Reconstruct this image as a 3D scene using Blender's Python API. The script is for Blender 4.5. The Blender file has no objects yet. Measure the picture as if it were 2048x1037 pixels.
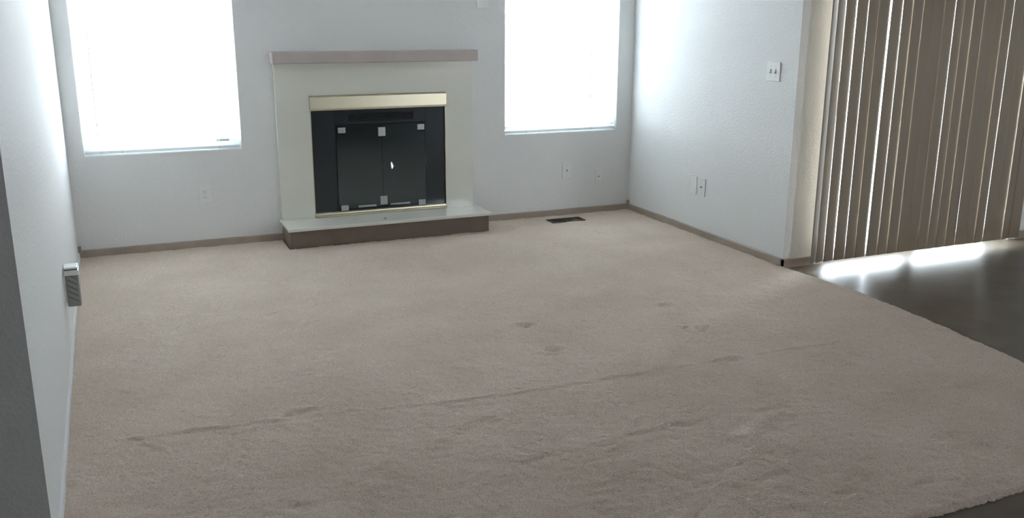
import bpy, bmesh, math, random
import numpy as np
from mathutils import Vector, Matrix

# ------------------------------------------------------------------ camera, sky, exposure
S = bpy.context.scene
COL = S.collection
F_PX, YAW, PITCH, ROLL = 1862.6, 0.4083, -0.2588, 0.0037
CAM_H = 1.5
cam_d = bpy.data.cameras.new('camera'); cam = bpy.data.objects.new('camera', cam_d); COL.objects.link(cam)
cy, sy, cp, sp = math.cos(YAW), math.sin(YAW), math.cos(PITCH), math.sin(PITCH)
fwd = Vector((sy*cp, cy*cp, sp)); rt = Vector((cy, -sy, 0)); up = rt.cross(fwd)
r2 = rt*math.cos(ROLL) + up*math.sin(ROLL); u2 = -rt*math.sin(ROLL) + up*math.cos(ROLL)
M4 = Matrix.Identity(4)
for i in range(3):
    M4[i][0] = r2[i]; M4[i][1] = u2[i]; M4[i][2] = -fwd[i]
M4.translation = Vector((0, 0, CAM_H))
cam.matrix_world = M4
cam_d.sensor_fit = 'HORIZONTAL'; cam_d.sensor_width = 36.0
cam_d.lens = F_PX/2048*36.0
cam_d.clip_start = 0.02; cam_d.clip_end = 300
S.camera = cam

SKY_STRENGTH = 7.0
world = bpy.data.worlds.new('overcast_sky'); S.world = world; world.use_nodes = True
bgn = world.node_tree.nodes['Background']
bgn.inputs[1].default_value = SKY_STRENGTH
_n = world.node_tree.nodes; _l = world.node_tree.links      # bright hazy horizon, darker zenith
_tc = _n.new('ShaderNodeTexCoord'); _sx = _n.new('ShaderNodeSeparateXYZ'); _rp = _n.new('ShaderNodeValToRGB')
_l.new(_tc.outputs['Generated'], _sx.inputs[0]); _l.new(_sx.outputs['Z'], _rp.inputs['Fac']); _l.new(_rp.outputs['Color'], bgn.inputs[0])
_rp.color_ramp.elements[0].position = 0.05; _rp.color_ramp.elements[0].color = (1.0, 1.06, 1.12, 1)
_rp.color_ramp.elements[1].position = 0.85; _rp.color_ramp.elements[1].color = (0.26, 0.31, 0.37, 1)
_e = _rp.color_ramp.elements.new(0.40); _e.color = (0.66, 0.73, 0.82, 1)
S.view_settings.view_transform = 'Standard'; S.view_settings.look = 'None'
S.view_settings.exposure = 2.2; S.view_settings.gamma = 1.0
S.view_settings.use_curve_mapping = False
try:
    S.cycles.use_denoising = True
    S.cycles.max_bounces = 14; S.cycles.diffuse_bounces = 8; S.cycles.glossy_bounces = 4
    S.cycles.transparent_max_bounces = 24
    S.cycles.sample_clamp_indirect = 8.0
except Exception:
    pass

# ------------------------------------------------------------------ room numbers (metres)
YB, XL, XR = 6.278, -0.2515, 3.717      # back wall, left wall, right wall
YE = 4.41                               # the wall with the sliding door
YL = 2.61                               # near end of the left wall
ZC = 2.44                               # ceiling
TH = 0.16                               # wall thickness
X0, X1, Y0 = -2.6, 7.0, -1.9            # rest of the open plan behind the camera
WIN1 = (-0.156, 0.788, 0.628, 2.03)
WIN2 = (2.655, 3.583, 0.628, 2.03)
DOOR = (4.02, 5.66, 0.0, 2.03)

def portal(name, loc, rot, w, h):
    l = bpy.data.lights.new(name, 'AREA'); l.shape = 'RECTANGLE'; l.size = w; l.size_y = h
    l.cycles.is_portal = True
    o = bpy.data.objects.new(name, l); COL.objects.link(o); o.location = loc; o.rotation_euler = rot
portal('rear_fill_daylight', (5.425, Y0-TH-.02, 1.525), (math.radians(90), 0, 0), .85, .85)  # portal for the added rear opening that fills the near end
RX = (math.radians(-90), 0, 0)          # light travelling towards -y
for nm, (a, b, c, d), yy in (('window_daylight', WIN1, YB+TH+.02), ('window_daylight', WIN2, YB+TH+.02), ('door_daylight', DOOR, YE+TH+.02)):
    portal(nm, ((a+b)/2, yy, (c+d)/2), RX, b-a, d-c)

# ------------------------------------------------------------------ materials
def new_mat(name):
    m = bpy.data.materials.new(name); m.use_nodes = True
    nt = m.node_tree; b = nt.nodes['Principled BSDF']
    return m, nt, b
def mat(name, col, rough=0.6, metal=0.0, bump=None, mottle=None, spec=0.5, coat=0.0):
    m, nt, b = new_mat(name)
    b.inputs['Base Color'].default_value = (*col, 1); b.inputs['Roughness'].default_value = rough
    b.inputs['Metallic'].default_value = metal; b.inputs['Specular IOR Level'].default_value = spec
    if coat:
        b.inputs['Coat Weight'].default_value = coat; b.inputs['Coat Roughness'].default_value = 0.05
    tc = nt.nodes.new('ShaderNodeTexCoord')
    if mottle:
        sc, col2, lo, hi = mottle
        n = nt.nodes.new('ShaderNodeTexNoise'); n.inputs['Scale'].default_value = sc; n.inputs['Detail'].default_value = 5
        nt.links.new(tc.outputs['Object'], n.inputs['Vector'])
        r = nt.nodes.new('ShaderNodeValToRGB')
        r.color_ramp.elements[0].position = lo; r.color_ramp.elements[1].position = hi
        r.color_ramp.elements[0].color = (*col, 1); r.color_ramp.elements[1].color = (*col2, 1)
        nt.links.new(n.outputs['Fac'], r.inputs['Fac']); nt.links.new(r.outputs['Color'], b.inputs['Base Color'])
    if bump:
        sc, st, dist = bump
        n = nt.nodes.new('ShaderNodeTexNoise'); n.inputs['Scale'].default_value = sc; n.inputs['Detail'].default_value = 3
        nt.links.new(tc.outputs['Object'], n.inputs['Vector'])
        bp = nt.nodes.new('ShaderNodeBump'); bp.inputs['Strength'].default_value = st; bp.inputs['Distance'].default_value = dist
        nt.links.new(n.outputs['Fac'], bp.inputs['Height']); nt.links.new(bp.outputs['Normal'], b.inputs['Normal'])
    return m

def wall_paint():
    m, nt, b = new_mat('textured_wall_paint')
    b.inputs['Base Color'].default_value = (0.765, 0.765, 0.76, 1); b.inputs['Roughness'].default_value = 0.65; b.inputs['Specular IOR Level'].default_value = 0.12
    tc = nt.nodes.new('ShaderNodeTexCoord')
    n1 = nt.nodes.new('ShaderNodeTexNoise'); n1.inputs['Scale'].default_value = 70; n1.inputs['Detail'].default_value = 3
    r = nt.nodes.new('ShaderNodeValToRGB')          # knockdown: flat-topped splatter
    r.color_ramp.elements[0].position = 0.47; r.color_ramp.elements[1].position = 0.60
    n2 = nt.nodes.new('ShaderNodeTexNoise'); n2.inputs['Scale'].default_value = 14; n2.inputs['Detail'].default_value = 2
    ad = nt.nodes.new('ShaderNodeMath'); ad.operation = 'MULTIPLY_ADD'; ad.inputs[1].default_value = 0.6
    nt.links.new(tc.outputs['Object'], n1.inputs['Vector']); nt.links.new(tc.outputs['Object'], n2.inputs['Vector'])
    nt.links.new(n1.outputs['Fac'], r.inputs['Fac']); nt.links.new(n2.outputs['Fac'], ad.inputs[0]); nt.links.new(r.outputs['Color'], ad.inputs[2])
    bp = nt.nodes.new('ShaderNodeBump'); bp.inputs['Strength'].default_value = 0.22; bp.inputs['Distance'].default_value = 0.0035
    nt.links.new(ad.outputs[0], bp.inputs['Height']); nt.links.new(bp.outputs['Normal'], b.inputs['Normal'])
    return m

def carpet_mat():
    m, nt, b = new_mat('cut_pile_carpet')
    b.inputs['Roughness'].default_value = 0.95; b.inputs['Specular IOR Level'].default_value = 0.1
    b.inputs['Sheen Weight'].default_value = 0.0; b.inputs['Sheen Roughness'].default_value = 0.6
    tc = nt.nodes.new('ShaderNodeTexCoord')
    def noise(sc, det, rough=.5):
        n = nt.nodes.new('ShaderNodeTexNoise'); n.inputs['Scale'].default_value = sc; n.inputs['Detail'].default_value = det
        n.inputs['Roughness'].default_value = rough
        nt.links.new(tc.outputs['Object'], n.inputs['Vector']); return n
    big = noise(2.2, 4, .6); tuft = noise(160, 3, .6); mid = noise(38, 3, .6)
    r1 = nt.nodes.new('ShaderNodeValToRGB')          # trodden and brushed patches of pile
    r1.color_ramp.elements[0].position = .35; r1.color_ramp.elements[1].position = .65
    r1.color_ramp.elements[0].color = (0.62, 0.51, 0.42, 1); r1.color_ramp.elements[1].color = (0.69, 0.575, 0.485, 1)
    nt.links.new(big.outputs['Fac'], r1.inputs['Fac'])
    r2_ = nt.nodes.new('ShaderNodeValToRGB')         # yarn tones, with shade between tufts painted in
    r2_.color_ramp.elements[0].position = .30; r2_.color_ramp.elements[1].position = .70
    r2_.color_ramp.elements[0].color = (.74, .74, .74, 1); r2_.color_ramp.elements[1].color = (1.16, 1.16, 1.16, 1)
    nt.links.new(tuft.outputs['Fac'], r2_.inputs['Fac'])
    mx = nt.nodes.new('ShaderNodeMix'); mx.data_type = 'RGBA'; mx.blend_type = 'MULTIPLY'; mx.inputs[0].default_value = 1
    nt.links.new(r1.outputs['Color'], mx.inputs[6]); nt.links.new(r2_.outputs['Color'], mx.inputs[7])
    nt.links.new(mx.outputs[2], b.inputs['Base Color'])
    ad = nt.nodes.new('ShaderNodeMath'); ad.operation = 'MULTIPLY_ADD'; ad.inputs[1].default_value = .8
    nt.links.new(mid.outputs['Fac'], ad.inputs[0]); nt.links.new(tuft.outputs['Fac'], ad.inputs[2])
    bp = nt.nodes.new('ShaderNodeBump'); bp.inputs['Strength'].default_value = 0.6; bp.inputs['Distance'].default_value = 0.006
    nt.links.new(ad.outputs[0], bp.inputs['Height']); nt.links.new(bp.outputs['Normal'], b.inputs['Normal'])
    return m

def glass(name, tint, ior=1.5, rough=0.02, coat=(1, 1, 1)):
    m = bpy.data.materials.new(name); m.use_nodes = True; nt = m.node_tree; nt.nodes.clear()
    out = nt.nodes.new('ShaderNodeOutputMaterial'); t = nt.nodes.new('ShaderNodeBsdfTransparent'); t.inputs[0].default_value = (*tint, 1)
    g = nt.nodes.new('ShaderNodeBsdfGlossy'); g.inputs['Roughness'].default_value = rough; g.inputs[0].default_value = (*coat, 1)
    # Schlick reflectance on either face of the pane
    f0 = ((ior-1)/(ior+1))**2
    ge = nt.nodes.new('ShaderNodeNewGeometry'); dt = nt.nodes.new('ShaderNodeVectorMath'); dt.operation = 'DOT_PRODUCT'
    nt.links.new(ge.outputs['Normal'], dt.inputs[0]); nt.links.new(ge.outputs['Incoming'], dt.inputs[1])
    def mth(op, a, b):
        n = nt.nodes.new('ShaderNodeMath'); n.operation = op
        for i, q in enumerate((a, b)):
            if hasattr(q, 'is_linked'): nt.links.new(q, n.inputs[i])
            elif q is not None: n.inputs[i].default_value = q
        return n.outputs[0]
    fres = mth('ADD', mth('MULTIPLY', mth('POWER', mth('SUBTRACT', 1.0, mth('ABSOLUTE', dt.outputs['Value'], None)), 5.0), 1-f0), f0)
    mx = nt.nodes.new('ShaderNodeMixShader')
    nt.links.new(fres, mx.inputs[0]); nt.links.new(t.outputs[0], mx.inputs[1]); nt.links.new(g.outputs[0], mx.inputs[2])
    nt.links.new(mx.outputs[0], out.inputs[0])
    return m

M = {}
M['wall'] = wall_paint()
M['ceiling'] = mat('ceiling_paint', (0.86, 0.86, 0.85), 0.8, bump=(70, .3, .003))
M['carpet'] = carpet_mat()
M['dark_floor'] = mat('brown_sheet_floor', (0.105, 0.078, 0.054), 0.36, bump=(40, .05, .002), mottle=(5, (0.145, 0.112, 0.08), .35, .7))
M['base'] = mat('stained_baseboard', (0.33, 0.275, 0.225), 0.32, mottle=(9, (0.39, 0.33, 0.275), .3, .7), bump=(60, .08, .002))
M['glint_base'] = mat('baseboard_painted_glint', (0.74, 0.75, 0.77), 0.3)  # white colour stands in for window light glinting off the top edge
M['oak'] = mat('pickled_wood_mantel', (0.45, 0.39, 0.365), 0.45, mottle=(7, (0.50, 0.435, 0.41), .3, .7), bump=(45, .08, .002))
M['hearth_wood'] = mat('dark_stained_hearth_board', (0.165, 0.125, 0.095), 0.6, mottle=(8, (0.195, 0.15, 0.115), .3, .7), bump=(60, .1, .002))
M['cream'] = mat('cream_polished_slab', (0.70, 0.695, 0.625), 0.16, mottle=(3, (0.74, 0.735, 0.67), .35, .65), spec=.5)
M['brass'] = mat('satin_brass', (0.66, 0.61, 0.46), 0.36, metal=1.0, bump=(6, .06, .01))
M['black'] = mat('black_enamel_panel', (0.018, 0.025, 0.031), 0.18, spec=.6)
M['firebox'] = mat('sooty_firebox', (0.03, 0.03, 0.03), 0.85, bump=(30, .4, .006))
M['smoke_glass'] = glass('smoked_glass', (0.14, 0.15, 0.16), 2.2, 0.1, (0.72, 0.90, 1.0))
M['clear_glass'] = glass('clear_window_glass', (0.95, 0.97, 0.97))
M['chrome'] = mat('dull_chrome', (0.42, 0.43, 0.42), 0.4, metal=1.0)
def translucent(name, col, f):          # thin white vinyl lets part of the daylight through
    m = mat(name, col, 0.4); nt = m.node_tree; b = nt.nodes['Principled BSDF']; out = nt.nodes['Material Output']
    t = nt.nodes.new('ShaderNodeBsdfTranslucent'); t.inputs[0].default_value = (*col, 1)
    mx = nt.nodes.new('ShaderNodeMixShader'); mx.inputs[0].default_value = f
    nt.links.new(b.outputs[0], mx.inputs[1]); nt.links.new(t.outputs[0], mx.inputs[2]); nt.links.new(mx.outputs[0], out.inputs[0])
    return m
M['vinyl'] = translucent('white_vinyl', (0.86, 0.87, 0.87), .35)
M['slat'] = translucent('white_blind_slat', (0.88, 0.90, 0.90), .22)
M['plate'] = mat('white_plastic_plate', (0.79, 0.79, 0.77), 0.35)
M['slot'] = mat('dark_socket_slot', (0.16, 0.16, 0.155), 0.5)
M['grey_plastic'] = mat('grey_plastic', (0.30, 0.30, 0.29), 0.45)
M['register'] = mat('brown_metal_register', (0.05, 0.035, 0.026), 0.5, metal=.2)
M['black_void'] = mat('dark_duct', (0.01, 0.009, 0.008), 0.9)
M['vane'] = mat('taupe_vertical_vane', (0.35, 0.29, 0.22), 0.55, bump=(90, .1, .001))
M['rail'] = mat('taupe_head_rail', (0.45, 0.40, 0.34), 0.4)
M['concrete'] = mat('pale_concrete', (0.62, 0.61, 0.59), 0.9, mottle=(2, (0.68, 0.67, 0.65), .3, .7))
fm, fnt, fb = new_mat('flame'); fb.inputs['Emission Color'].default_value = (1.0, 0.80, 0.74, 1); fb.inputs['Emission Strength'].default_value = 14
M['flame'] = fm

# ------------------------------------------------------------------ mesh helpers
def bx(bm, x0, x1, y0, y1, z0, z1, bev=0.0, seg=2):
    r = bmesh.ops.create_cube(bm, size=1.0)
    for v in r['verts']:
        v.co = Vector(((x0+x1)/2 + v.co.x*(x1-x0), (y0+y1)/2 + v.co.y*(y1-y0), (z0+z1)/2 + v.co.z*(z1-z0)))
    if bev:
        es = list({e for v in r['verts'] for e in v.link_edges})
        bmesh.ops.bevel(bm, geom=es, offset=bev, segments=seg, affect='EDGES', profile=.5)
def cyl(bm, p0, p1, r, r1=None, n=12):
    p0, p1 = Vector(p0), Vector(p1); d = p1-p0
    q = d.to_track_quat('Z', 'Y').to_matrix().to_4x4(); q.translation = (p0+p1)/2
    bmesh.ops.create_cone(bm, cap_ends=True, segments=n, radius1=r, radius2=r if r1 is None else r1, depth=d.length, matrix=q)
def ball(bm, c, r, sc=(1, 1, 1)):
    bmesh.ops.create_uvsphere(bm, u_segments=12, v_segments=8, radius=r, matrix=Matrix.Translation(c) @ Matrix.Diagonal((*sc, 1)))
def prism_x(bm, pts, x0, x1):        # profile in (y, z) extruded along x
    a = [bm.verts.new((x0, y, z)) for y, z in pts]; b = [bm.verts.new((x1, y, z)) for y, z in pts]
    bm.faces.new(a); bm.faces.new(list(reversed(b)))
    for i in range(len(pts)):
        j = (i+1) % len(pts); bm.faces.new((a[j], a[i], b[i], b[j]))
def obj(name, bm, m, parent=None, smooth=False):
    bmesh.ops.recalc_face_normals(bm, faces=bm.faces)
    me = bpy.data.meshes.new(name); bm.to_mesh(me); bm.free()
    me.materials.append(m)
    if smooth:
        for p in me.polygons: p.use_smooth = True
    o = bpy.data.objects.new(name, me); COL.objects.link(o)
    if parent is not None:
        o.parent = parent
        o.location = -Vector(root_loc(parent))
    return o
def root_loc(o):
    l = Vector((0, 0, 0))
    while o is not None:
        l += o.location; o = o.parent
    return l
def tag(o, label=None, cat=None, group=None, kind=None):
    if label: o['label'] = label
    if cat: o['category'] = cat
    if group: o['group'] = group
    if kind: o['kind'] = kind
    return o
def thing(name, loc, label, cat, group=None):
    o = bpy.data.objects.new(name, None); COL.objects.link(o); o.location = loc; o.empty_display_size = .1
    return tag(o, label, cat, group)
def B(): return bmesh.new()
def struct(name, bm, m, smooth=False):
    return tag(obj(name, bm, m, None, smooth), kind='structure')

def wall_grid(axis, pos, thick, u0, u1, z0, z1, holes):
    """wall slab with rectangular holes; axis 'y': faces at y=pos and y=pos+thick, u = x."""
    us = sorted({u0, u1, *[h[0] for h in holes], *[h[1] for h in holes]})
    zs = sorted({z0, z1, *[h[2] for h in holes], *[h[3] for h in holes]})
    us = [u for u in us if u0 <= u <= u1]; zs = [z for z in zs if z0 <= z <= z1]  # holes may run past the slab
    def solid(i, j):
        if i < 0 or j < 0 or i >= len(us)-1 or j >= len(zs)-1: return False
        uc, zc = (us[i]+us[i+1])/2, (zs[j]+zs[j+1])/2
        return not any(h[0] < uc < h[1] and h[2] < zc < h[3] for h in holes)
    bm = B()
    def P(u, w, z): return (u, pos+w, z) if axis == 'y' else (pos+w, u, z)
    def quad(*ps): bm.faces.new([bm.verts.new(P(*p)) for p in ps])
    for i in range(len(us)-1):
        for j in range(len(zs)-1):
            if not solid(i, j): continue
            a, b, c, d = us[i], us[i+1], zs[j], zs[j+1]
            quad((a, 0, c), (b, 0, c), (b, 0, d), (a, 0, d)); quad((a, thick, c), (a, thick, d), (b, thick, d), (b, thick, c))
            if not solid(i-1, j): quad((a, 0, c), (a, 0, d), (a, thick, d), (a, thick, c))
            if not solid(i+1, j): quad((b, 0, c), (b, thick, c), (b, thick, d), (b, 0, d))
            if not solid(i, j-1): quad((a, 0, c), (a, thick, c), (b, thick, c), (b, 0, c))
            if not solid(i, j+1): quad((a, 0, d), (b, 0, d), (b, thick, d), (a, thick, d))
    bmesh.ops.remove_doubles(bm, verts=bm.verts, dist=1e-5)
    return bm

# ------------------------------------------------------------------ the setting
REAR_FILL = (5.0, 5.85, 1.1, 1.95)        # unseen opening added behind the camera for fill light
FB = (1.232, 2.182, 0.14, 0.965)        # hole of the fireplace insert
struct('wall_back', wall_grid('y', YB, TH, XL-TH, XR+TH, -.02, ZC, [WIN1, WIN2, FB]), M['wall'])
bm = B(); bx(bm, XL-TH, XL, YL, YB, -.02, ZC); struct('wall_left', bm, M['wall'])
bm = B(); bx(bm, X0, XL-TH, YL, YL+TH, -.02, ZC); struct('wall_entry', bm, M['wall'])
bm = B(); bx(bm, XR, XR+TH, YE+TH, YB, -.02, ZC); struct('wall_right', bm, M['wall'])
struct('wall_dining', wall_grid('y', YE, TH, XR, X1, -.02, ZC, [(DOOR[0], DOOR[1], -.02, DOOR[3])]), M['wall'])
bm = B(); bx(bm, X0-TH, X0, Y0-TH, YL+TH, -.02, ZC); struct('wall_far_left', bm, M['wall'])
bm = B(); bx(bm, X1, X1+TH, Y0-TH, YE+TH, -.02, ZC); struct('wall_far_right', bm, M['wall'])
struct('wall_rear', wall_grid('y', Y0-TH, TH, X0, X1, -.02, ZC, [REAR_FILL]), M['wall'])
bm = B()
bx(bm, X0-TH, X1+TH, Y0-TH, YE+TH, ZC, ZC+.12); bx(bm, XL-TH, XR+TH, YE+TH, YB+TH, ZC, ZC+.12)
struct('ceiling', bm, M['ceiling'])
bm = B()
bx(bm, X0-TH, X1+TH, Y0-TH, YE+TH, -.12, -.014); bx(bm, XL-TH, XR+TH, YE+TH, YB+TH, -.12, -.014)
struct('floor', bm, M['dark_floor'])
bm = B(); bx(bm, -40, 50, YE+TH+.01, 60, -.30, -.16); bx(bm, -40, 50, -40, Y0-TH-.01, -.30, -.16)
struct('ground', bm, M['concrete'])

# ---- carpet: one sheet of cut pile with brush lines, seams and dents left by furniture
def edge_x(y):
    return float(np.interp(y, [1.6, 2.0, 2.7, 3.3, 3.8, 4.1, 4.41, 7], [3.53, 3.57, 3.665, 3.74, 3.77, 3.752, 3.717, 3.717]))
YC = 1.866
def build_carpet():
    rng = np.random.default_rng(4)
    nx = 430
    ys = np.concatenate([np.linspace(YC, 3.6, 230, endpoint=False), np.linspace(3.6, YB, 270)])
    ex = np.array([edge_x(y) for y in ys])
    t = np.linspace(0, 1, nx)
    X = XL + (ex[:, None]-XL)*t[None, :]; Y = np.repeat(ys[:, None], nx, 1).copy()
    Z = np.zeros_like(X)
    def soft(a, k):
        for _ in range(k):
            a = (a + np.roll(a, 1, 0) + np.roll(a, -1, 0) + np.roll(a, 1, 1) + np.roll(a, -1, 1))/5
        return a
    Z += .0010*rng.standard_normal(Z.shape)
    w = soft(rng.standard_normal(Z.shape), 3); Z += .0009*w/w.std()
    w = soft(rng.standard_normal(Z.shape), 40); Z += .0012*w/w.std()
    rough = soft(rng.standard_normal(Z.shape), 10); rough /= rough.std()
    near = np.clip((3.1-Y)/1.0, 0, 1)
    Z -= near*.0030*np.clip(rough-.4, 0, 2)
    def line(pts, depth, wd, lip=0.0):
        px = [p[0] for p in pts]; py = [p[1] for p in pts]
        yc = np.interp(X, px, py); wob = np.interp(X, np.linspace(-.3, 3.9, 60), rng.standard_normal(60)*.008)
        d = Y-yc-wob
        m = np.clip((X-px[0])/.12, 0, 1)*np.clip((px[-1]-X)/.12, 0, 1)
        amp = .65+.35*np.interp(X, np.linspace(-.3, 3.9, 90), rng.standard_normal(90))
        return .6*m*(-depth*amp*np.exp(-(d/wd)**2) + lip*np.exp(-((d-2.2*wd)/(1.8*wd))**2))
    Z += line([(-.2, 3.41), (.546, 3.347), (1.352, 3.242), (2.44, 3.226), (3.72, 3.19)], -.008, .011)
    Z += line([(-.2, 3.385), (.546, 3.322), (1.352, 3.217), (2.44, 3.201), (3.72, 3.165)], .003, .010)
    Z += line([(.30, 3.86), (.60, 3.90), (1.05, 3.99)], .006, .016, .003)
    Z += line([(.20, 4.50), (.55, 4.62), (1.0, 4.74)], .005, .016, .003)
    Z += line([(1.15, 2.66), (1.7, 2.70), (2.3, 2.72), (3.5, 2.50)], .004, .016, .004)
    Z += line([(2.9, 4.45), (3.2, 4.5), (3.7, 4.45)], .004, .02, .004)
    Z += line([(.1, 5.2), (1.2, 5.22)], .003, .02, .003)
    for x, y, r, d in [(1.80, 3.996, .028, .016), (1.782, 3.628, .028, .016), (2.584, 3.61, .03, .015), (2.615, 4.0, .03, .012),
                       (2.50, 3.66, .02, .010), (1.10, 2.98, .045, .005), (1.20, 3.02, .03, .005), (2.46, 3.20, .03, .010), (.56, 3.35, .04, .010),
                       (3.05, 2.98, .06, .010), (.85, 4.02, .03, .006), (2.05, 2.62, .05, .010), (2.2, 2.55, .06, .010)]:
        q = ((X-x)/(r*1.25))**2 + ((Y-y)/r)**2
        Z += -d*np.exp(-q) + .35*d*np.exp(-((np.sqrt(q)-1.7)/.6)**2)
    for x, y, rx, ry, h in [(1.72, 4.42, .10, .03, .004), (2.10, 4.27, .10, .035, .004), (2.05, 3.76, .13, .05, .004),
                            (2.55, 4.45, .10, .03, .003), (3.2, 4.15, .14, .03, .004), (2.0, 4.6, .2, .03, .003)]:
        Z += h*np.exp(-((X-x)/rx)**2-((Y-y)/ry)**2)
    Z -= Z[Y > 4].mean()
    e = np.minimum(ex[:, None]-X, (Y-YC))                      # pile rolls over at the free edges
    free = (Y < YE)
    Z -= np.where(free, .012*np.clip(1-e/.02, 0, 1)**2, 0)
    rag = rng.standard_normal(len(ys))*.004; X[:, -1] += np.where(ys < YE-.03, rag, 0)
    Y[0, :] += rng.standard_normal(nx)*.0025 + .02*np.sin(np.linspace(0, 25, nx))*.4
    ny = len(ys)
    V = np.stack([X, Y, Z], -1).reshape(-1, 3)
    idx = np.arange(nx*ny).reshape(ny, nx)
    F = np.stack([idx[:-1, :-1], idx[:-1, 1:], idx[1:, 1:], idx[1:, :-1]], -1).reshape(-1, 4)
    cx_, cy_ = V[F, 0].mean(1), V[F, 1].mean(1)             # cut around the hearth
    F = F[~((cx_ > 1.011) & (cx_ < 2.417) & (cy_ > 5.978))]
    # skirt down to the floor along the free edges
    sk0 = np.stack([X[0], Y[0], np.full(nx, -.013)], -1); sk1 = np.stack([X[:, -1], Y[:, -1], np.full(ny, -.013)], -1)
    n0 = len(V); V = np.concatenate([V, sk0, sk1])
    f1 = [(n0+i+1, idx[0, i+1], idx[0, i], n0+i) for i in range(nx-1)]
    f2 = [(n0+nx+j+1, idx[j+1, -1], idx[j, -1], n0+nx+j) for j in range(ny-1)]
    me = bpy.data.meshes.new('carpet')
    me.from_pydata(V.tolist(), [], F.tolist()+f1+f2); me.update()
    me.polygons.foreach_set('use_smooth', np.ones(len(me.polygons), dtype=bool))
    me.materials.append(M['carpet'])
    o = bpy.data.objects.new('carpet', me); COL.objects.link(o)
    return tag(o, 'wall to wall beige cut pile carpet with brush lines and furniture dents', 'carpet', kind='stuff')
build_carpet()

# ---- baseboards
BH, BT = 0.046, 0.012
def bb_profile_x(bm, x0, x1, y, s=-1):      # board standing on a wall face at y, front towards s
    prism_x(bm, [(y, -.013), (y+s*BT, -.013), (y+s*BT, BH-.005), (y+s*(BT-.003), BH), (y, BH)], x0, x1)
def bb_profile_y(bm, y0, y1, x, s, bt=BT, bh=BH):
    pts = [(x, -.013), (x+s*bt, -.013), (x+s*bt, bh-.005), (x+s*(bt-.003), bh), (x, bh)]
    a = [bm.verts.new((u, y0, z)) for u, z in pts]; b = [bm.verts.new((u, y1, z)) for u, z in pts]
    bm.faces.new(a); bm.faces.new(list(reversed(b)))
    for i in range(len(pts)):
        j = (i+1) % len(pts); bm.faces.new((a[j], a[i], b[i], b[j]))
bm = B(); bb_profile_x(bm, XL, 1.018, YB); bb_profile_x(bm, 2.418, XR, YB); struct('baseboard_back', bm, M['base'])
bm = B(); bb_profile_y(bm, YL, YB-BT, XL, 1, .009, .034); struct('baseboard_left', bm, M['glint_base'])
bm = B(); bb_profile_y(bm, YE-BT, YB-BT, XR, -1); struct('baseboard_right', bm, M['base'])
bm = B(); bb_profile_x(bm, XR-BT, DOOR[0]-.07, YE); bb_profile_x(bm, DOOR[1]+.07, X1, YE); struct('baseboard_dining', bm, M['base'])
bm = B(); bx(bm, XL, XL+.02, YB-.02, YB, 0, .072, .003); struct('trim_1', bm, M['base'])
bm = B(); bx(bm, XR-.02, XR, YB-.02, YB, 0, .072, .003); struct('trim_2', bm, M['base'])

# ---- windows: single hung white vinyl units set back in the wall
def window(n, w):
    a, b, c, d = w; y0 = YB+.075; y1 = YB+.145; fw = .034; zm = c+.765
    root = bpy.data.objects.new('window_%d' % n, None); COL.objects.link(root); root.location = ((a+b)/2, YB+.1, c)
    root['kind'] = 'structure'
    bm = B(); bx(bm, a, a+fw, y0, y1, c, d, .004); bx(bm, b-fw, b, y0, y1, c, d, .004)
    bx(bm, a+fw, b-fw, y0, y1, c, c+.045, .004); bx(bm, a+fw, b-fw, y0, y1, d-.05, d, .004)
    obj('window_frame', bm, M['vinyl'], root)
    def sash(nm, z0, z1, yy):
        bm = B(); s = .028
        bx(bm, a+fw, a+fw+s, yy, yy+.028, z0, z1, .003); bx(bm, b-fw-s, b-fw, yy, yy+.028, z0, z1, .003)
        bx(bm, a+fw+s, b-fw-s, yy, yy+.028, z0, z0+s, .003); bx(bm, a+fw+s, b-fw-s, yy, yy+.028, z1-s, z1, .003)
        o = obj(nm, bm, M['vinyl'], root)
        bm = B(); bx(bm, a+fw+s-.004, b-fw-s+.004, yy+.012, yy+.016, z0+s-.004, z1-s+.004); obj('pane', bm, M['clear_glass'], o)
        return o
    lo = sash('lower_sash', c+.045, zm+.02, y0+.004); sash('upper_sash', zm-.014, d-.05, y0+.036)
    bm = B(); xs = (a+b)/2; bx(bm, xs-.03, xs+.03, y0-.008, y0+.010, zm+.02, zm+.034, .003); obj('sash_lock', bm, M['vinyl'], lo)
    if n == 1:
        bm = B(); bx(bm, b-fw-.115, b-fw-.035, y0-.012, y0+.006, c+.052, c+.076, .004); obj('sash_lift', bm, M['grey_plastic'], lo)
    bm = B(); bx(bm, a+.001, b-.001, YB+.001, YB+TH-.002, c-.001, c+.004, 0); obj('window_sill', bm, M['vinyl'], root)
window(1, WIN1); window(2, WIN2)

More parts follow.
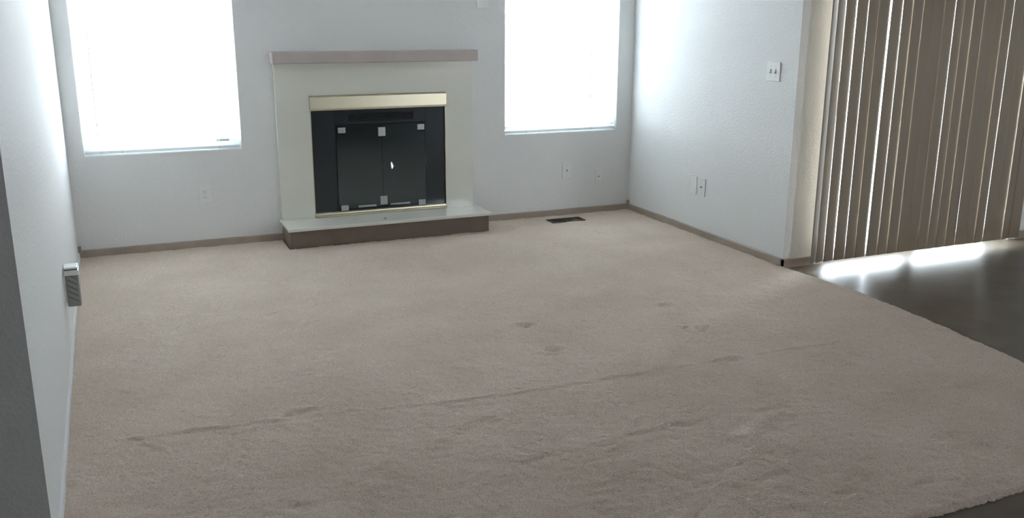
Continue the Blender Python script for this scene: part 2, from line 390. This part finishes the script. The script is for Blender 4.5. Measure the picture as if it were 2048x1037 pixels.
# ---- sliding glass door behind the vertical blind
def sliding_door():
    a, b, c, d = DOOR; y0 = YE+.06; y1 = YE+.14
    root = bpy.data.objects.new('door_1', None); COL.objects.link(root); root.location = ((a+b)/2, YE+.1, 0); root['kind'] = 'structure'
    bm = B(); bx(bm, a, a+.045, y0, y1, -.013, d, .003); bx(bm, b-.045, b, y0, y1, -.013, d, .003)
    bx(bm, a+.045, b-.045, y0, y1, d-.05, d, .003); bx(bm, a+.045, b-.045, y0, y1, -.013, .012, .003)
    obj('door_frame', bm, M['vinyl'], root)
    xm = (a+b)/2
    for k, (p, q, yy) in enumerate(((a+.045, xm+.03, y0+.008), (xm-.03, b-.045, y0+.044))):
        bm = B(); s = .042
        bx(bm, p, p+s, yy, yy+.03, .012, d-.05, .003); bx(bm, q-s, q, yy, yy+.03, .012, d-.05, .003)
        bx(bm, p+s, q-s, yy, yy+.03, .012, .05, .003); bx(bm, p+s, q-s, yy, yy+.03, d-.12, d-.05, .003)
        o = obj('door_panel', bm, M['vinyl'], root)
        bm = B(); bx(bm, p+s-.004, q-s+.004, yy+.012, yy+.017, .046, d-.116); obj('pane', bm, M['clear_glass'], o)
        if k == 0:
            bm = B(); bx(bm, p+.015, p+.04, yy-.035, yy+.002, .9, 1.1, .006); obj('door_handle', bm, M['grey_plastic'], o)
sliding_door()

# ------------------------------------------------------------------ fireplace
def fireplace():
    root = thing('fireplace', (1.70, 6.1, 0), 'cream fireplace with brass trimmed black glass doors, wood mantel and raised hearth', 'fireplace')
    SX0, SX1, ST, SF = 1.015, 2.384, 1.175, 6.228
    g = 0.0
    bm = wall_grid('y', SF, YB-.001-SF, SX0, SX1, .14, ST, [(FB[0], FB[1], .10, FB[3])])
    obj('surround', bm, M['cream'], root)
    bm = B(); bx(bm, .997, 2.412, YB-.10, YB-.001, 1.175, 1.250, .008, 3); obj('mantel', bm, M['oak'], root)
    bm = B(); bx(bm, 1.0, 2.420, 5.948, YB-.001, .118, .14, .005, 2); obj('hearth_slab', bm, M['cream'], root)
    bm = B(); bx(bm, 1.018, 2.410, 5.985, YB-.001, -.012, .118, .003); obj('hearth_base', bm, M['hearth_wood'], root)
    # metal shell of the firebox
    a, b, c, d = FB
    bm = B(); y1 = 6.62
    bx(bm, a+.03, b-.03, y1, y1+.01, c, d); bx(bm, a+.02, a+.03, 6.27, y1, c, d); bx(bm, b-.03, b-.02, 6.27, y1, c, d)
    bx(bm, a+.03, b-.03, 6.27, y1, c-.01, c); bx(bm, a+.03, b-.03, 6.27, y1, d, d+.01)
    obj('firebox', bm, M['firebox'], root)
    # black face panel around the doors, with the louvre slot above them
    yf = 6.244; dx0, dx1, dz0, dz1 = 1.400, 2.034, .182, .762
    bm = B(); bx(bm, a, dx0, yf, yf+.02, c+.03, d-.085, .001); bx(bm, dx1, b, yf, yf+.02, c+.03, d-.085, .001)
    bx(bm, dx0, dx1, yf, yf+.02, c+.012, dz0, 0)
    bx(bm, dx0, dx1, yf, yf+.02, dz1, .785, 0); bx(bm, dx0, dx1, yf, yf+.02, .835, d-.085, 0)
    bx(bm, dx0, 1.49, yf, yf+.02, .785, .835, 0); bx(bm, 1.95, dx1, yf, yf+.02, .785, .835, 0)
    face = obj('face_panel', bm, M['black'], root)
    bm = B()
    for k in range(4): bx(bm, 1.49, 1.95, yf+.006, yf+.018, .788+.012*k, .794+.012*k)
    obj('louvre', bm, M['black'], face)
    # two smoked glass doors with their clips
    xm = 1.719
    for p, q in ((dx0+.003, xm-.002), (xm+.002, dx1-.003)):
        bm = B(); bx(bm, p, q, yf-.004, yf+.002, dz0+.004, dz1-.004); dr = obj('glass_door', bm, M['smoke_glass'], root)
        bm = B(); hx0, hx1 = (1.535, 1.665) if p < xm-.1 else (1.765, 1.91)
        bx(bm, hx0, hx1, yf-.016, yf-.004, .190, .203, .003); obj('door_pull', bm, M['chrome'], dr)
        cx = 1.442 if p < xm-.1 else 1.999
        for z in (.727, .193):
            bm = B(); bx(bm, cx-.026, cx+.026, yf-.012, yf-.004, z-.019, z+.019, .003)
            bx(bm, cx-.016, cx-.004, yf-.016, yf-.010, z-.010, z+.010, .002); bx(bm, cx+.004, cx+.016, yf-.016, yf-.010, z-.010, z+.010, .002)
            obj('hinge_clip', bm, M['chrome'], dr)
    for z in (.708, .228):
        bm = B(); bx(bm, xm-.026, xm+.026, yf-.013, yf-.004, z-.032, z+.030, .003); obj('centre_clip', bm, M['chrome'], face)
    # brass: sloping hood on top, slim sides, stepped sill below
    bm = B(); prism_x(bm, [(yf+.01, d), (SF+.004, d), (SF-.018, d-.010), (SF-.021, d-.085), (SF-.020, d-.098), (SF-.004, d-.102), (yf+.01, d-.098)], a, b)
    obj('brass_hood', bm, M['brass'], root)
    for q in (a, b-.006):
        bm = B(); bx(bm, q, q+.006, SF-.002, yf+.004, c+.03, d-.10, .001); obj('brass_side_trim', bm, M['brass'], root)
    bm = B(); prism_x(bm, [(yf+.01, c), (SF-.006, c), (SF-.010, c+.006), (SF-.008, c+.012), (SF+.004, c+.016), (SF+.006, c+.026), (yf+.002, c+.034), (yf+.01, c+.034)], a+.004, b-.002)
    obj('brass_sill', bm, M['brass'], root)
    # small flame seen through the right hand door
    bm = B(); c0 = Vector((1.821, 6.36, .425))
    prof = [(0, .004), (.012, .0075), (.024, .0085), (.034, .006), (.044, .003), (.05, .0006)]
    rings = []
    for z, r in prof:
        rings.append([bm.verts.new(c0+Vector((r*math.cos(t)+.06*z*(1 if z < .03 else -1), r*math.sin(t), z))) for t in [2*math.pi*i/10 for i in range(10)]])
    for p, q in zip(rings, rings[1:]):
        for i in range(10): bm.faces.new((p[i], p[(i+1) % 10], q[(i+1) % 10], q[i]))
    bm.faces.new(list(reversed(rings[0]))); bm.faces.new(rings[-1])
    fl = obj('pilot_flame', bm, M['flame'], root, True); tag(fl, 'small bright flame behind the dark glass')
    bm = B(); cyl(bm, (1.821, 6.36, .14), (1.821, 6.36, .425), .006); cyl(bm, (1.821, 6.36, .40), (1.821, 6.36, .425), .010); obj('pilot_burner', bm, M['firebox'], root)
    # gas key escutcheon in the hearth slab
    bm = B(); cyl(bm, (1.668, 6.03, .1395), (1.668, 6.03, .145), .014, .010, 16); cyl(bm, (1.668, 6.03, .145), (1.668, 6.03, .150), .006, .005, 10)
    obj('valve_cover', bm, M['chrome'], root, True)
fireplace()

# ------------------------------------------------------------------ mini blinds in the two windows
def mini_blind(w, label, wand_x, lx, tilt):
    a, b, c, d = w; a += .006; b -= .006; yc = YB+.034
    root = thing('mini_blind', ((a+b)/2, yc, c), label, 'blind', 'white mini blinds in the windows')
    bm = B(); bx(bm, a, b, yc-.013, yc+.013, d-.028, d-.002, .003); obj('head_rail', bm, M['slat'], root)
    bm = B(); bx(bm, a, b, yc-.013, yc+.013, c+.010, c+.030, .005, 2); br = obj('bottom_rail', bm, M['slat'], root)
    for f in lx:
        x = a+(b-a)*f
        bm = B(); bx(bm, x-.006, x+.006, yc-.0145, yc-.0125, c+.010, c+.029, .001); obj('cord_plug', bm, M['plate'], br)
    bm = B(); z = c+.050; t = math.radians(tilt)
    while z < d-.04:
        pts = []
        for k in range(5):
            s = -.0125+.025*k/4; cam_ = .0016*(1-(s/.0125)**2)
            pts.append((yc+s*math.cos(t), z+s*math.sin(t)+cam_))
        lo = [bm.verts.new((a+.002, y, zz)) for y, zz in pts]; hi = [bm.verts.new((b-.002, y, zz)) for y, zz in pts]
        for k in range(4): bm.faces.new((lo[k], hi[k], hi[k+1], lo[k+1]))
        z += .0215
    obj('slats', bm, M['slat'], root, True)
    for f in lx:
        x = a+(b-a)*f
        bm = B(); cyl(bm, (x, yc-.0135, c+.028), (x, yc-.0135, d-.028), .0008, n=6); cyl(bm, (x, yc+.0135, c+.028), (x, yc+.0135, d-.028), .0008, n=6)
        obj('ladder_cord', bm, M['slat'], root)
    bm = B(); cyl(bm, (wand_x, yc-.020, c+.12), (wand_x, yc-.020, d-.03), .004, n=6); obj('tilt_wand', bm, M['slat'], root)
mini_blind(WIN1, 'white mini blind in the wide window between the left wall and the fireplace', WIN1[0]+.09, (.10, .23, .86), -8)
mini_blind(WIN2, 'white mini blind in the window right of the fireplace', 3.36, (.19, .79), -36)

# ------------------------------------------------------------------ vertical blind over the sliding door
def vertical_blind():
    rnd = random.Random(11)
    YV, ZB, ZT = 4.29, .036, 2.10
    root = thing('vertical_blind', (4.75, YV, 0), 'taupe vertical blind drawn closed across the sliding glass door', 'blind')
    bm = B(); bx(bm, 3.82, 5.72, YV-.022, YV+.022, ZT+.02, ZT+.062, .004)
    bx(bm, 4.2, 4.23, YV+.022, YE, ZT+.05, ZT+.06); bx(bm, 5.3, 5.33, YV+.022, YE, ZT+.05, ZT+.06)
    obj('head_rail', bm, M['rail'], root)
    # chinks between neighbouring vanes: place along the blind, width (mm)
    CH = [(3.826, 0.0), (3.868, -3.1), (3.925, 3.5), (4.003, 5.9), (4.09, 2.0), (4.173, -4.9), (4.258, 13.0), (4.351, 2.5), (4.433, 1.3), (4.517, 0.0), (4.596, -12.7), (4.681, 0.0), (4.772, 1.3), (4.85, -5.3), (4.929, 0.0), (5.013, 0.9), (5.107, -13.7), (5.189, 0.0), (5.267, 3.2), (5.354, -7.5), (5.443, 4.3), (5.509, -4.8), (5.609, 5.8)]
    Wd = .0445; n = len(CH)-1
    for i in range(n):
        sl = CH[i][0]+CH[i][1]/2000; sr = CH[i+1][0]-CH[i+1][1]/2000
        xc = (sl+sr)/2; mm = xc/YV; shift = 0.0
        want = (sr-sl)/(2*Wd)
        tilt = math.acos(max(-1, min(1, want/math.sqrt(1+mm*mm))))-math.atan(mm)
        bm = B(); rows = 14; cols = 7; ph = rnd.uniform(0, 6); am = rnd.uniform(.002, .02); am2 = rnd.uniform(-.015, .015)
        grid = []
        for side in (0, 1):
            g = []
            for r in range(rows+1):
                f = r/rows; z = ZB+(ZT-ZB)*f
                tw = tilt + am*math.sin(ph+f*5) + am2*(1-f)
                row = []
                for k in range(cols):
                    u = -1+2*k/(cols-1)
                    lx = Wd*u; ly = -.002*(1-u*u) + (.0009 if side else 0)
                    row.append(bm.verts.new((xc+shift+lx*math.cos(tw)-ly*math.sin(tw), YV+lx*math.sin(tw)+ly*math.cos(tw), z)))
                g.append(row)
            grid.append(g)
        A, Bk = grid
        for r in range(rows):
            for k in range(cols-1):
                bm.faces.new((A[r][k], A[r][k+1], A[r+1][k+1], A[r+1][k])); bm.faces.new((Bk[r][k], Bk[r+1][k], Bk[r+1][k+1], Bk[r][k+1]))
            bm.faces.new((A[r][0], A[r+1][0], Bk[r+1][0], Bk[r][0])); bm.faces.new((A[r][-1], Bk[r][-1], Bk[r+1][-1], A[r+1][-1]))
        for k in range(cols-1):
            bm.faces.new((A[0][k], Bk[0][k], Bk[0][k+1], A[0][k+1])); bm.faces.new((A[-1][k], A[-1][k+1], Bk[-1][k+1], Bk[-1][k]))
        v = obj('vane', bm, M['vane'], root, True)
        bm = B(); bx(bm, xc-.008, xc+.008, YV-.006, YV+.006, ZT-.012, ZT+.022, .002); obj('vane_clip', bm, M['rail'], v)
vertical_blind()

# ------------------------------------------------------------------ plates, sockets, switch
def plate_root(name, kind, loc, facing, label, cat, w=.072, h=.116):
    """facing 'y': on the back wall; 'x': on the right wall. built in wall space u (along), n (out), z."""
    root = thing(name, loc, label, cat)
    def P(bm):          # from local (u, n, z) to world
        for v in bm.verts:
            u, n, z = v.co
            v.co = (loc[0]+u, loc[1]-n, loc[2]+z) if facing == 'y' else (loc[0]-n, loc[1]-u, loc[2]+z)
        return bm
    bm = B(); bx(bm, -w/2, w/2, 0, .007, -h/2, h/2, .0025, 2); obj('cover_plate', P(bm), M['plate'], root)
    if kind == 'duplex':
        for z in (.0195, -.0195):
            bm = B(); bx(bm, -.017, .017, .006, .009, z-.0135, z+.0135, .003); s = obj('socket', P(bm), M['plate'], root)
            bm = B(); bx(bm, -.008, -.006, .0085, .0095, z-.004, z+.006); bx(bm, .006, .008, .0085, .0095, z-.004, z+.006)
            cyl(bm, (0, .0085, z-.008), (0, .0095, z-.008), .0025, n=8); obj('slot', P(bm), M['slot'], s)
        bm = B(); cyl(bm, (0, .006, 0), (0, .008, 0), .003, n=10); obj('screw', P(bm), M['chrome'], root)
    elif kind == 'coax':
        bm = B(); cyl(bm, (0, .006, 0), (0, .010, 0), .008, n=6); cyl(bm, (0, .010, 0), (0, .020, 0), .0048, n=12); obj('coax_jack', P(bm), M['chrome'], root)
        for z in (.042, -.042):
            bm = B(); cyl(bm, (0, .006, z), (0, .008, z), .003, n=10); obj('screw', P(bm), M['chrome'], root)
    elif kind == 'phone':
        bm = B(); bx(bm, -.008, .008, .006, .0085, -.009, .009, .001); j = obj('phone_jack', P(bm), M['plate'], root)
        bm = B(); bx(bm, -.005, .005, .008, .0092, -.005, .004); obj('slot', P(bm), M['slot'], j)
        for z in (.042, -.042):
            bm = B(); cyl(bm, (0, .006, z), (0, .008, z), .003, n=10); obj('screw', P(bm), M['chrome'], root)
    elif kind == 'blank':
        for z in (.042, -.042):
            bm = B(); cyl(bm, (0, .006, z), (0, .008, z), .003, n=10); obj('screw', P(bm), M['plate'], root)
    elif kind == 'switch2':
        for u in (-.023, .023):
            bm = B(); bx(bm, u-.0055, u+.0055, .006, .0082, -.013, .013, .001); s = obj('switch_slot', P(bm), M['slot'], root)
            bm = B(); bx(bm, u-.004, u+.004, .007, .019, -.010, .000, .0015); obj('toggle', P(bm), M['plate'], s)
            for z in (.030, -.030):
                bm = B(); cyl(bm, (u, .006, z), (u, .008, z), .003, n=10); obj('screw', P(bm), M['chrome'], root)
    return root
plate_root('wall_outlet', 'duplex', (.533, YB, .350), 'y', 'white outlet low on the back wall under the left window', 'outlet')
plate_root('cable_plate', 'coax', (3.165, YB, .342), 'y', 'white wall plate with a round jack under the right window, nearer the fireplace', 'wall plate')
plate_root('phone_plate', 'phone', (3.440, YB, .280), 'y', 'narrow white wall plate low on the back wall nearest the right corner', 'wall plate', w=.050, h=.110)
plate_root('blank_plate', 'blank', (XR, 5.392, .342), 'x', 'plain white wall plate on the right wall, farther of the side by side pair', 'wall plate', w=.070, h=.122)
plate_root('jack_plate', 'coax', (XR, 5.291, .342), 'x', 'white plate with centre jack on the right wall, nearer of the side by side pair', 'wall plate', w=.076, h=.124)
plate_root('light_switch', 'switch2', (XR, 4.622, 1.163), 'x', 'white double toggle light switch on the right wall near the blind', 'light switch', w=.122, h=.116)
plate_root('wall_control', 'blank', (2.480, YB, 1.592), 'y', 'pale wall plate above the right end of the mantel, cut by the photo top', 'wall plate', w=.085, h=.125)

# plug-in box on the left wall
def plug_box():
    y0, y1, z0, z1 = 4.44, 4.52, .215, .395
    root = thing('plug_in_box', (XL, 4.48, .3), 'white topped grey plug-in box with diagonal vents on the left wall', 'plug-in device')
    bm = B(); bx(bm, XL, XL+.007, 4.442, 4.518, .24, .365, .002); obj('cover_plate', bm, M['plate'], root)
    bm = B(); bx(bm, XL+.007, XL+.062, y0, y1, z0, z1-.036, .005); body = obj('body', bm, M['grey_plastic'], root)
    bm = B()
    for k in range(5):
        zc = z0+.025+.026*k
        vs = [bm.verts.new(p) for p in ((XL+.016, y0-.0012, zc+.020), (XL+.016, y0-.0012, zc+.026), (XL+.054, y0-.0012, zc), (XL+.054, y0-.0012, zc-.006))]
        ws = [bm.verts.new((v.co.x, y0+.002, v.co.z)) for v in vs]
        bm.faces.new(vs); bm.faces.new(list(reversed(ws)))
        for i in range(4): bm.faces.new((vs[i], ws[i], ws[(i+1) % 4], vs[(i+1) % 4]))
    obj('vent_slot', bm, M['slot'], body)
    bm = B(); bx(bm, XL+.005, XL+.066, y0-.004, y1+.004, z1-.036, z1-.012, .004); obj('cap', bm, M['plate'], root)
    bm = B(); bx(bm, XL+.006, XL+.060, y0+.002, y1-.002, z1-.012, z1-.007); obj('groove', bm, M['slot'], root)
    bm = B(); bx(bm, XL+.005, XL+.062, y0, y1, z1-.007, z1+.002, .003); obj('lid', bm, M['plate'], root)
plug_box()

# floor register in the carpet
def register():
    a, b, c, d = 2.932, 3.205, 6.022, 6.142
    root = thing('floor_register', ((a+b)/2, (c+d)/2, 0), 'dark brown metal floor register in the carpet under the right window', 'floor vent')
    bm = B(); w = .014; z1 = .007
    bx(bm, a, b, c, c+w, .0, z1, .002); bx(bm, a, b, d-w, d, .0, z1, .002); bx(bm, a, a+w, c+w, d-w, .0, z1, .002); bx(bm, b-w, b, c+w, d-w, .0, z1, .002)
    obj('register_frame', bm, M['register'], root)
    bm = B()
    for k in range(17):
        x = a+w+.008+k*.0142; bx(bm, x, x+.004, c+w, d-w, .0015, .006)
    bx(bm, a+w, b-w, (c+d)/2-.004, (c+d)/2+.004, .0015, .0062)
    obj('louvre', bm, M['register'], root)
    bm = B(); bx(bm, a+w*.5, b-w*.5, c+w*.5, d-w*.5, .0, .0014); obj('duct', bm, M['black_void'], root)
register()
